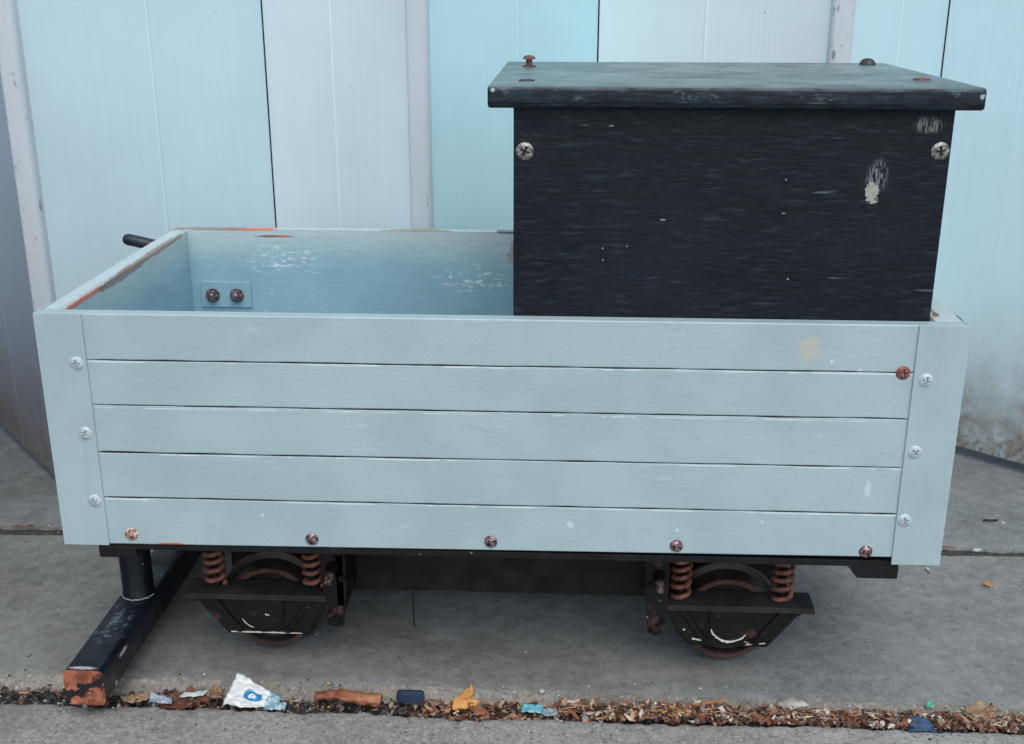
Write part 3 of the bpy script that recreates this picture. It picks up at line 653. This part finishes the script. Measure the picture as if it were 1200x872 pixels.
# ------------------------------------------------------------------ seat box
box = empty('wooden_box', BR)
tag(box, 'black stained plywood seat box with overhanging lid standing inside the wagon', 'box')
X0, X1, Y0, Y1, Z0, Z1 = .5201, .9626, .0200, .379, .2225, .7060
m = MB(); m.box(X0, X1, Y0, Y0+.012, Z0, Z1); bf = m.build('front_panel', m_ply, box, bevel=.0010)
m = MB(); m.box(X0, X1, Y1-.012, Y1, Z0, Z1); m.build('back_panel', m_ply_side, box, bevel=.0012)
m = MB(); m.box(X0+.0005, X0+.0125, Y0+.0122, Y1-.0122, Z0, Z1-.0003); m.build('side_panel', m_ply_side, box)
m = MB(); m.box(X1-.0125, X1-.0005, Y0+.0122, Y1-.0122, Z0, Z1-.0003); m.build('side_panel', m_ply_side, box)
m = MB(); xs = seq(.4945, .9863, .012); prof = []
def lidprof(x):
    e = .0006*fbm(x, 0, 30, 2); y0, y1, z0, z1 = .0055+e, .394+e, .7062, .7282; r = .0045
    out = []
    for (cy, cz, a0) in ((y1-r,z1-r,0),(y0+r,z1-r,90),(y0+r,z0+r,180),(y1-r,z0+r,270)):
        for i in range(5): a = R(a0+90*i/4); out.append((x, cy+r*math.cos(a), cz+r*math.sin(a)))
    return out
vs = []
for i, x in enumerate(xs): vs += lidprof(x)
fs = [(i*20+k, i*20+(k+1)%20, (i+1)*20+(k+1)%20, (i+1)*20+k) for i in range(len(xs)-1) for k in range(20)]
fs += [tuple(range(20)), tuple(range((len(xs)-1)*20, len(xs)*20))]
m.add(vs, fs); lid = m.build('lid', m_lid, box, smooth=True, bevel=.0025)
LZ = .7280
# raised bolt, dark dome head, and two sunk heads
m = MB(); m.lathe((.5266,.297,LZ), (0,0,1), [(.0085,0),(.0088,.0015),(.0040,.002),(.0040,.0085),(.0080,.0090),(.0075,.0112),(.0050,.0132),(.001,.0138)], 24); m.build('bolt', m_lidbolt, lid, smooth=True)
m = MB(); m.lathe((.9535,.350,LZ), (0,0,1), [(.0100,0),(.0100,.0022),(.0088,.0048),(.0058,.0075),(.001,.0086)], 24); m.build('bolt', m_lidnut, lid, smooth=True)
m = MB(); m.lathe((.5315,.0698,LZ), (0,0,1), [(.0085,0),(.0080,.0016),(.0050,.0020),(.0045,.0008),(.001,.0008)], 24); m.build('bolt', m_lidnut, lid, smooth=True)
m = MB(); m.lathe((.9511,.1062,LZ), (0,0,1), [(.0095,0),(.0085,.0022),(.0045,.0026),(.001,.0018)], 24); m.build('bolt', m_lidbolt, lid, smooth=True)
screw(s_zinc, (.5318,Y0,.6619), bf, .8); screw(s_zinc, (.9522,Y0,.6650), bf, .2)

# ------------------------------------------------------------------ litter
def flatmat(name, a, b, rough=.7, sc=90, trans=0):
    n = NB(name, rough); n.color(n.mx(n.step(n.noise(n.P, sc, 4), .35, .65), lin(a), lin(b))); n.bump(n.noise(n.P, 220, 3), .0008, .6); return n
chip_m = [flatmat('chip_rust', (112,70,50), (158,104,76)), flatmat('chip_brown', (72,50,40), (104,76,60)), flatmat('chip_tan', (150,116,86), (186,150,116)),
          flatmat('chip_dark', (34,30,28), (58,50,46)), flatmat('chip_grey', (100,96,92), (140,136,130)), flatmat('chip_pale', (176,164,150), (208,200,190)), flatmat('chip_red', (104,58,44), (148,90,66))]
random.seed(21); m = MB()
def chip(x, y, z_, L_, w, mi):
    a = random.uniform(0, math.pi); t = random.uniform(-.6,.6); c_ = random.uniform(-.3,.3)*L_
    M = Matrix.Translation((x,y,z_)) @ Matrix.Rotation(a,4,'Z') @ Matrix.Rotation(t,4,'Y') @ Matrix.Rotation(random.uniform(-.7,.7),4,'X')
    vs = [M @ Vector(p) for p in ((-L_/2,-w*.3,0),(0,-w/2,c_),(L_/2,-w*.2,0),(L_*.45,w*.25,0),(0,w/2,c_),(-L_*.4,w*.3,0))]
    m.add(vs, [(0,1,4,5),(1,2,3,4)], mi)
for i in range(6500):
    x = random.uniform(-.13,1.2); right = max(0,min(1,(x-.56)/.08)); mid = 1 if .40 < x < .56 else 0
    dens = .2+.8*right+.35*mid
    if random.random() > dens: continue
    ne, fe = near_edge(x), far_edge(x); u = random.random(); y = ne-.001+(fe-ne+.003)*u
    base = -.012+.0125*right*(1-.1*u)+.006*mid*(1-.5*u)
    z_ = base+random.uniform(-.002,.0035)
    wts = (22,22,18,13,12,9,8) if right or mid else (5,10,5,42,24,8,3)
    L_ = random.uniform(.004,.0105)*random.choice((.8,1,1.4)); chip(x, y, z_, L_, L_*random.uniform(.18,.55), random.choices(range(7), wts)[0])
for i in range(150):
    x = random.uniform(.40,1.2); ne, fe = near_edge(x), far_edge(x)
    if .45 < x < .47 or .53 < x < .57: continue
    chip(x, random.uniform(ne+.004, fe-.002), .002 if x > .58 else -.004, random.uniform(.010,.018), random.uniform(.003,.007), random.choice((0,1,2,2,5,6,1)))
for i in range(90):
    x = random.uniform(.57,1.2); ne, fe = near_edge(x), far_edge(x); y = random.uniform(ne+.004, fe-.002); a = random.uniform(-.9,.9); L_ = random.uniform(.008,.022); z_ = random.uniform(.001,.004)
    p0 = Vector((x,y,z_)); p1 = p0+Vector((L_*math.cos(a), L_*math.sin(a)*.5, random.uniform(-.003,.003))); pm = (p0+p1)/2+Vector((0,0,random.uniform(0,.0015)))
    m.tube([p0,pm,p1], random.uniform(.0004,.0009), 5, mi=random.choice((1,2,3,5,2)))
for i in range(130):
    x = random.uniform(-.13,.55); ne, fe = near_edge(x), far_edge(x); y = random.uniform(ne+.003, fe)
    chip(x, y, random.uniform(-.010,-.004), random.uniform(.006,.013), random.uniform(.004,.009), random.choice((3,3,3,4,1,3)))
tag(m.build('leaf_litter', chip_m, fix=False), 'rust brown crumbled leaf and bark litter filling the gutter', 'leaf litter', kind='stuff')
# grit and crumbs on the slabs
random.seed(31); m = MB()
def pebble(mb, x, y, z_, r, mi=0):
    N = 6; vs = [(x+r*random.uniform(.7,1.2)*math.cos(2*math.pi*k/N), y+r*random.uniform(.6,1.1)*math.sin(2*math.pi*k/N), z_) for k in range(N)]
    vs += [(x+r*.55*math.cos(2*math.pi*k/N+.2), y+r*.5*math.sin(2*math.pi*k/N+.2), z_+r*random.uniform(.4,.8)) for k in range(N)]
    mb.add(vs, [(k,(k+1)%N,(k+1)%N+N,k+N) for k in range(N)]+[tuple(range(N,2*N))], mi)
for i in range(520):
    x = random.uniform(-.3,1.35); y = random.choice((random.uniform(.03,.43), random.uniform(-.1,-.012), random.uniform(.02,.07), random.uniform(.42,.47), random.uniform(.46,.7)))
    pebble(m, x, y, -.0004, random.uniform(.0005,.0017)*random.choice((1,1,1,1.5)), random.choices((0,1,2,3), (5,3,3,1))[0])
for i in range(700):
    x = random.uniform(-.15,.62); ne, fe = near_edge(x), far_edge(x); y = random.uniform(ne, fe)
    pebble(m, x, y, -.0165+random.uniform(0,.003), random.uniform(.0012,.0036), random.choices((0,1,2,3), (12,2,4,1))[0])
tag(m.build('grit', [flatmat('grit_dark',(44,44,46),(66,66,68)), flatmat('grit_pale',(170,172,172),(206,206,204)), flatmat('grit_grey',(96,98,98),(128,128,126)), chip_m[2]], fix=False), 'scattered grit and small stones on the concrete slabs', 'grit', kind='stuff')

def leaf_obj(name, loc, outline, mat, rotz, tilt=(0,0), curl=1.0, scale=1, label='', cat='leaf', group=None, thick=.0004, crinkle=.0015, seed=0, nm=None):
    name = nm or name; group = group or {'leaf': 'fallen leaves', 'flake': 'white flakes on the concrete'}[cat]
    """leaf from a closed outline (unit coords, x along the midrib), triangulated as a fan over rings, curled about the midrib"""
    N = len(outline); rings = 7; vs = []; fs = []
    for k in range(rings+1):
        t = k/rings
        for (a,b) in outline:
            x, y = a*t, b*t; z_ = curl*(y*y*1.1+.25*x*x)+crinkle/scale*(fbm(x*3,y*3,1.6,seed)*1.6+.9*fbm(x*9,y*9,1.0,seed+3))+.05*abs(math.sin(7*x+4*abs(y)))
            vs.append(Vector((x,y,z_))*scale)
    fs = [(k*N+i, k*N+(i+1)%N, (k+1)*N+(i+1)%N, (k+1)*N+i) for k in range(rings) for i in range(N)]
    mb = MB(); M = Matrix.Translation(loc) @ Matrix.Rotation(rotz,4,'Z') @ Matrix.Rotation(tilt[0],4,'X') @ Matrix.Rotation(tilt[1],4,'Y')
    mb.add([M @ v for v in vs], fs); o = mb.build(name, mat, base=loc, smooth='all'); md = o.modifiers.new('t','SOLIDIFY'); md.thickness = thick
    tag(o, label, cat, group); return o
OV = [(math.cos(t)*(1+.05*math.sin(7*t)), .42*math.sin(t)*(1-.25*math.cos(t))*(1+.10*math.sin(11*t))*(1-.25*abs(math.cos(t)))) for t in [2*math.pi*i/26 for i in range(26)]]
# jagged three-lobed leaf (yellow one)
def dens(pts, k, j, seed):
    out = []
    for i in range(len(pts)):
        a, b = pts[i], pts[(i+1)%len(pts)]
        for q in range(k):
            t = q/k; x = a[0]+(b[0]-a[0])*t; y = a[1]+(b[1]-a[1])*t; out.append((x+j*mnoise.noise(Vector((x*4,y*4,seed))), y+j*mnoise.noise(Vector((x*4,y*4,seed+5)))))
    return out
FOLD = dens([(-.85,-.77),(-.80,0),(-.1,.54),(.54,1.08),(.72,.31),(.40,.12),(1.15,0),(.85,-.46),(.08,-.62)], 4, .12, 1)
RAG = dens([(-1,0),(-.7,.45),(-.1,.5),(.3,.62),(.8,.35),(1.1,.1),(.7,-.3),(.2,-.28),(-.2,-.55),(-.75,-.4)], 4, .3, 4)
m_yel = flatmat('yellow_leaf', (176,124,60), (204,154,84), .6, 60); m_tan = flatmat('tan_leaf', (140,112,84), (176,148,116), .7, 60)
m_bro = flatmat('brown_leaf', (110,66,44), (160,104,70), .6, 50); m_dkb = flatmat('dark_leaf', (70,44,34), (112,70,50), .6, 60)
leaf_obj('fallen_leaf', Vector((.462,.010,.0065)), FOLD, m_yel, .05, (.80,.0), .2, .0165, 'mustard yellow lobed leaf standing up in the gutter', seed=2)
leaf_obj('fallen_leaf', Vector((.480,.001,-.003)), OV, m_bro, -.4, (.3,.3), .9, .015, 'curled mid brown leaf just right of the yellow leaf', seed=4)
leaf_obj('fallen_leaf', Vector((.504,.004,-.003)), OV, m_dkb, 1.9, (.2,.5), .8, .013, 'dark brown folded leaf between the yellow leaf and the turquoise scrap', seed=5)
leaf_obj('fallen_leaf', Vector((.156,.012,.001)), RAG, m_tan, 1.1, (.5,.5), .8, .016, 'tan curled leaf left of the white and blue wrapper', seed=6)
leaf_obj('fallen_leaf', Vector((.118,.004,-.006)), RAG, m_dkb, .1, (.2,.05), .4, .030, 'long dark flattened leaf in the gutter right of the foot bar', seed=7)
leaf_obj('fallen_leaf', Vector((.062,.004,-.002)), OV, m_tan, .4, (.2,.1), .5, .017, 'pale tan leaf lying against the foot bar end', seed=8)
leaf_obj('fallen_leaf', Vector((1.077,.017,.003)), RAG, flatmat('olive_leaf', (120,98,72), (150,126,94)), .2, (.25,.05), .4, .023, 'flat dull brown leaf at the right end of the gutter', seed=9)
leaf_obj('fallen_leaf', Vector((1.195,.3325,.002)), OV, flatmat('orange_leaf', (176,116,62), (206,148,88)), .3, (.3,.2), .9, .010, 'tiny orange leaf alone on the concrete right of the wagon', seed=10)
leaf_obj('fallen_leaf', Vector((.70,.006,.001)), OV, m_yel, 2.9, (.1,.1), .5, .010, 'small yellow brown leaf left of the wooden stick', seed=12)
leaf_obj('fallen_leaf', Vector((1.215,.4415,.002)), OV, flatmat('white_scrap', (188,190,186), (214,214,210)), .5, (.1,.1), .4, .008, 'small white flake in the slab joint right of the wagon', cat='flake', nm='paint_flake', seed=13)
leaf_obj('fallen_leaf', Vector((1.121,.377,.0015)), OV, flatmat('white_scrap2', (180,182,180), (206,206,202)), 1.5, (.1,.1), .4, .006, 'white flake on concrete just below the wagon right corner', cat='flake', nm='paint_flake', seed=14)
# rolled brown leaf
mb = MB(); N = 34; K = 22; vs = []
for i in range(N+1):
    t = i/N
    for k in range(K):
        a = R(-35+285*k/(K-1)); r = (.0058+.0028*t)*(1+.05*math.sin(t*19+1.5*math.sin(a)+4*t*t))*(1+.30*fbm(t*5,a*.8,1.3,3)+.12*fbm(t*16,a*2,1.3,9)); r *= (1-.25*(k/(K-1))*(1-t))
        vs.append((.279+.082*t, .015+r*1.25*math.cos(a)+.004*math.sin(t*5), .0015+r*.72*math.sin(a)+.001*fbm(t*9,a,1,5)))
fs = [(i*K+k, i*K+k+1, (i+1)*K+k+1, (i+1)*K+k) for i in range(N) for k in range(K-1)]
mb.add(vs, fs); n = NB('rolled_leaf', .55); c = n.mx(n.step(n.noise(n.map((.3,1,1)), 70, 4), .35, .65), lin((112,60,44)), lin((160,104,74))); c = n.mx(n.step(n.sep()[2], .0045, .0085, 0, .8), c, lin((190,142,108))); n.color(c); n.bump(n.noise(n.P, 180, 3), .001, .7)
o = mb.build('rolled_leaf', n, base=(.32,.015,0), smooth='all'); md = o.modifiers.new('t','SOLIDIFY'); md.thickness = .0004
tag(o, 'large rolled reddish brown leaf in the gutter right of the wrapper', 'leaf')
# crumpled white and blue wrapper, printed with a blue oval and a white G-like mark
def crumple(name, quad, peak, mat, label, cat, amp, seed, nu=30, nv=22):
    """quad: four corner points; peak(u,v) -> extra height"""
    a,b,c_,d_ = [Vector(q) for q in quad]; mb = MB(); vs = []; uv = []
    for j in range(nv+1):
        for i in range(nu+1):
            u, v = i/nu, j/nv; p = a.lerp(b,u).lerp(d_.lerp(c_,u),v); f = mnoise.noise(Vector((u*4,v*4,seed)))+.5*mnoise.noise(Vector((u*11,v*9,seed+3)))
            f2 = abs(mnoise.noise(Vector((u*5+9,v*5,seed+5)))); p += Vector((0, amp*.5*f, amp*(f2*1.6+.4*f)+peak(u,v))); vs.append(p); uv.append((u,v))
    fs = [(j*(nu+1)+i, j*(nu+1)+i+1, (j+1)*(nu+1)+i+1, (j+1)*(nu+1)+i) for j in range(nv) for i in range(nu)]
    mb.add(vs, fs); o = mb.build(name, mat, base=a, smooth='all', fix=False); ul = o.data.uv_layers.new(name='UVMap')
    for l in o.data.loops: ul.data[l.index].uv = uv[l.vertex_index]
    md = o.modifiers.new('t','SOLIDIFY'); md.thickness = .0003; tag(o, label, cat, 'plastic scraps in the gutter' if cat == 'plastic scrap' else None); return o
n = NB('wrapper_print', .35); n.P = n.tc.outputs['UV']
def uvblob(c, r, soft=.12): return n.blob(c+(0,), r+(1,), 3, .0, soft)
c = n.mx(n.step(n.noise(n.P, 5, 3), .4, .7), lin((206,214,214)), lin((228,234,234)))
c = n.mx(n.step(n.ma('ADD', n.sep()[0], n.ma('MULTIPLY', n.noise(n.P, 6, 2), .25)), .86, .90), c, lin((120,172,190)))
c = n.mx(uvblob((.47,.46),(.19,.20)), c, lin((42,128,176)))
ring = n.ma('MULTIPLY', uvblob((.47,.46),(.085,.11)), n.ma('SUBTRACT', 1, uvblob((.47,.46),(.048,.066))))
gap = n.ma('MULTIPLY', n.step(n.sep()[0], .48, .49), n.ma('MULTIPLY', n.step(n.sep()[1], .47, .48), n.step(n.sep()[1], .53, .54, 1, 0)))
bar = n.ma('MULTIPLY', n.ma('MULTIPLY', n.step(n.sep()[0], .47, .48), n.step(n.sep()[0], .545, .555, 1, 0)), n.ma('MULTIPLY', n.step(n.sep()[1], .435,.44), n.step(n.sep()[1], .465,.47,1,0)))
c = n.mx(n.ma('MAXIMUM', n.ma('MULTIPLY', ring, n.ma('SUBTRACT', 1, gap)), bar), c, lin((235,240,240)))
n.color(c); m_wrap = n
crumple('wrapper', [(.170,-.004,-.002),(.240,-.012,-.001),(.238,.008,.002),(.180,.034,.014)], lambda u,v: .006*v*(1-u), m_wrap, 'crumpled white and blue printed wrapper lying across the gutter edge', 'wrapper', .0045, 3)
crumple('plastic_scrap', [(.222,-.013,-.001),(.248,-.013,-.001),(.249,-.004,.002),(.224,.004,.004)], lambda u,v: .001, flatmat('pale_blue_plastic', (110,150,168), (176,200,208), .35), 'torn pale blue plastic strip touching the wrapper', 'plastic scrap', .003, 8, 16, 10)
crumple('plastic_scrap', [(.5305,-.002,-.001),(.556,-.004,-.001),(.558,.008,.002),(.533,.009,.002)], lambda u,v: .001, flatmat('turquoise_plastic', (84,158,176), (118,184,198), .4), 'turquoise torn plastic scrap in the middle of the gutter', 'plastic scrap', .0025, 14, 16, 10)
crumple('plastic_scrap', [(.555,-.006,-.002),(.575,-.006,-.002),(.574,.006,0),(.558,.006,0)], lambda u,v: 0, flatmat('grey_plastic', (120,140,150), (156,174,182), .4), 'grey blue filmy scrap right of the turquoise scrap', 'plastic scrap', .003, 17, 12, 8)
crumple('plastic_scrap', [(.080,-.004,-.001),(.108,-.006,-.001),(.106,.004,.001),(.076,.010,.003)], lambda u,v: .0, flatmat('lilac_plastic', (124,142,160), (170,184,196), .35), 'lilac grey crumpled film beside the foot bar end', 'plastic scrap', .003, 21, 14, 10)
crumple('plastic_scrap', [(.112,.008,-.001),(.142,.010,.001),(.146,.018,.004),(.116,.014,.001)], lambda u,v: .0, flatmat('white_film', (168,186,198), (206,218,224), .35), 'thin white blue film sliver left of the tan curled leaf', 'plastic scrap', .0015, 25, 14, 8)
crumple('fabric_scrap', [(.984,-.017,-.001),(1.018,-.016,-.001),(1.012,-.004,.004),(.990,-.002,.005)], lambda u,v: .005*math.sin(math.pi*u)*v, flatmat('navy_fabric', (34,66,98), (52,88,122), .7), 'dark blue crumpled scrap at the right of the gutter', 'scrap', .003, 31, 18, 12)
crumple('green_scrap', [(1.018,.028,.001),(1.027,.028,.001),(1.027,.034,.004),(1.019,.035,.004)], lambda u,v: .001, flatmat('green_plastic', (60,160,126), (96,190,156), .4), 'tiny bright green scrap at the back edge of the gutter', 'scrap', .002, 35, 8, 6)
# navy plastic packet half sunk in the gutter
mb = MB(); p = [(.3955+a, .0035+b) for a,b in rrect(.034,.015,.005)]; mb.prism(p, .015, .021); mb.prism([(.3955+a*.8, .0035+b*.7) for a,b in rrect(.034,.015,.005)], .0142, .0149)
o = mb.build('plastic_scrap', flatmat('navy_plastic', (38,54,78), (52,68,92), .4, 40), base=(.3955,.018,0), smooth=True, bevel=.0008); tag(o, 'dark navy rounded plastic piece sunk in the gutter left of the yellow leaf', 'plastic scrap')
# splinter of wood
mb = MB(); mb.add([Vector(v) for v in ((.705,.0085,.000),(.780,.0275,.003),(.781,.0315,.003),(.706,.0115,.000),(.705,.0085,.002),(.780,.0275,.0055),(.781,.0315,.005),(.706,.0115,.0018))], [(0,3,2,1),(4,5,6,7),(0,1,5,4),(1,2,6,5),(2,3,7,6),(3,0,4,7)])
tag(mb.build('wood_splinter', flatmat('raw_wood', (150,104,66), (190,142,98), .8), base=(.74,.02,0)), 'long flat orange brown splinter of wood lying on the leaf litter', 'stick')
# stones
def stone(name, c_, r, mat, label, seed):
    import bmesh
    b = bmesh.new(); bmesh.ops.create_icosphere(b, subdivisions=3, radius=1)
    for v in b.verts:
        k = 1+.35*mnoise.noise(v.co*1.4+Vector((seed,0,0)))+.1*mnoise.noise(v.co*4); v.co = Vector((v.co.x*r[0]*k, v.co.y*r[1]*k, v.co.z*r[2]*k))
    me = bpy.data.meshes.new(name); b.to_mesh(me); b.free(); me.materials.append(mat.m); me.shade_smooth(); o = bpy.data.objects.new(name, me); COL.objects.link(o); o.location = c_; tag(o, label, 'stone'); return o
m_st = flatmat('pale_stone', (146,142,134), (186,184,178), .9)
stone('stone', (.858,.030,.000), (.017,.008,.006), m_st, 'flat pale stone lodged against the back edge of the gutter', 2)
stone('stone', (.555,.040,.001), (.004,.003,.003), m_st, 'tiny pale stone on the pavement edge behind the turquoise scrap', 4)
stone('stone', (.29,.045,.001), (.0035,.003,.0025), flatmat('buff_stone', (134,120,104), (168,156,140)), 'tiny buff stone on the pavement edge behind the rolled leaf', 6)
# twigs and bits on the rear slabs
def twig(pts, r, mat, label):
    mb = MB(); mb.tube(pts, r, 6); tag(mb.build('twig', mat, base=pts[0], smooth='all'), label, 'twig')
twig([(1.150,.449,.001),(1.168,.452,.002),(1.186,.450,.0015)], .0011, m_bro, 'thin pale brown twig in the slab joint right of the wagon')
twig([(-.300,.452,.001),(-.285,.448,.003),(-.272,.455,.002)], .0011, m_bro, 'short brown twig in the slab joint left of the wagon')
twig([(1.26,.55,.001),(1.272,.545,.003),(1.285,.552,.001)], .0016, flatmat('black_bit', (26,26,28), (44,42,40)), 'small black curled twig on the rear slab at far right')
twig([(-.262,.405,.001),(-.252,.398,.002)], .0009, m_tan, 'short pale stalk on the pavement left of the wagon')
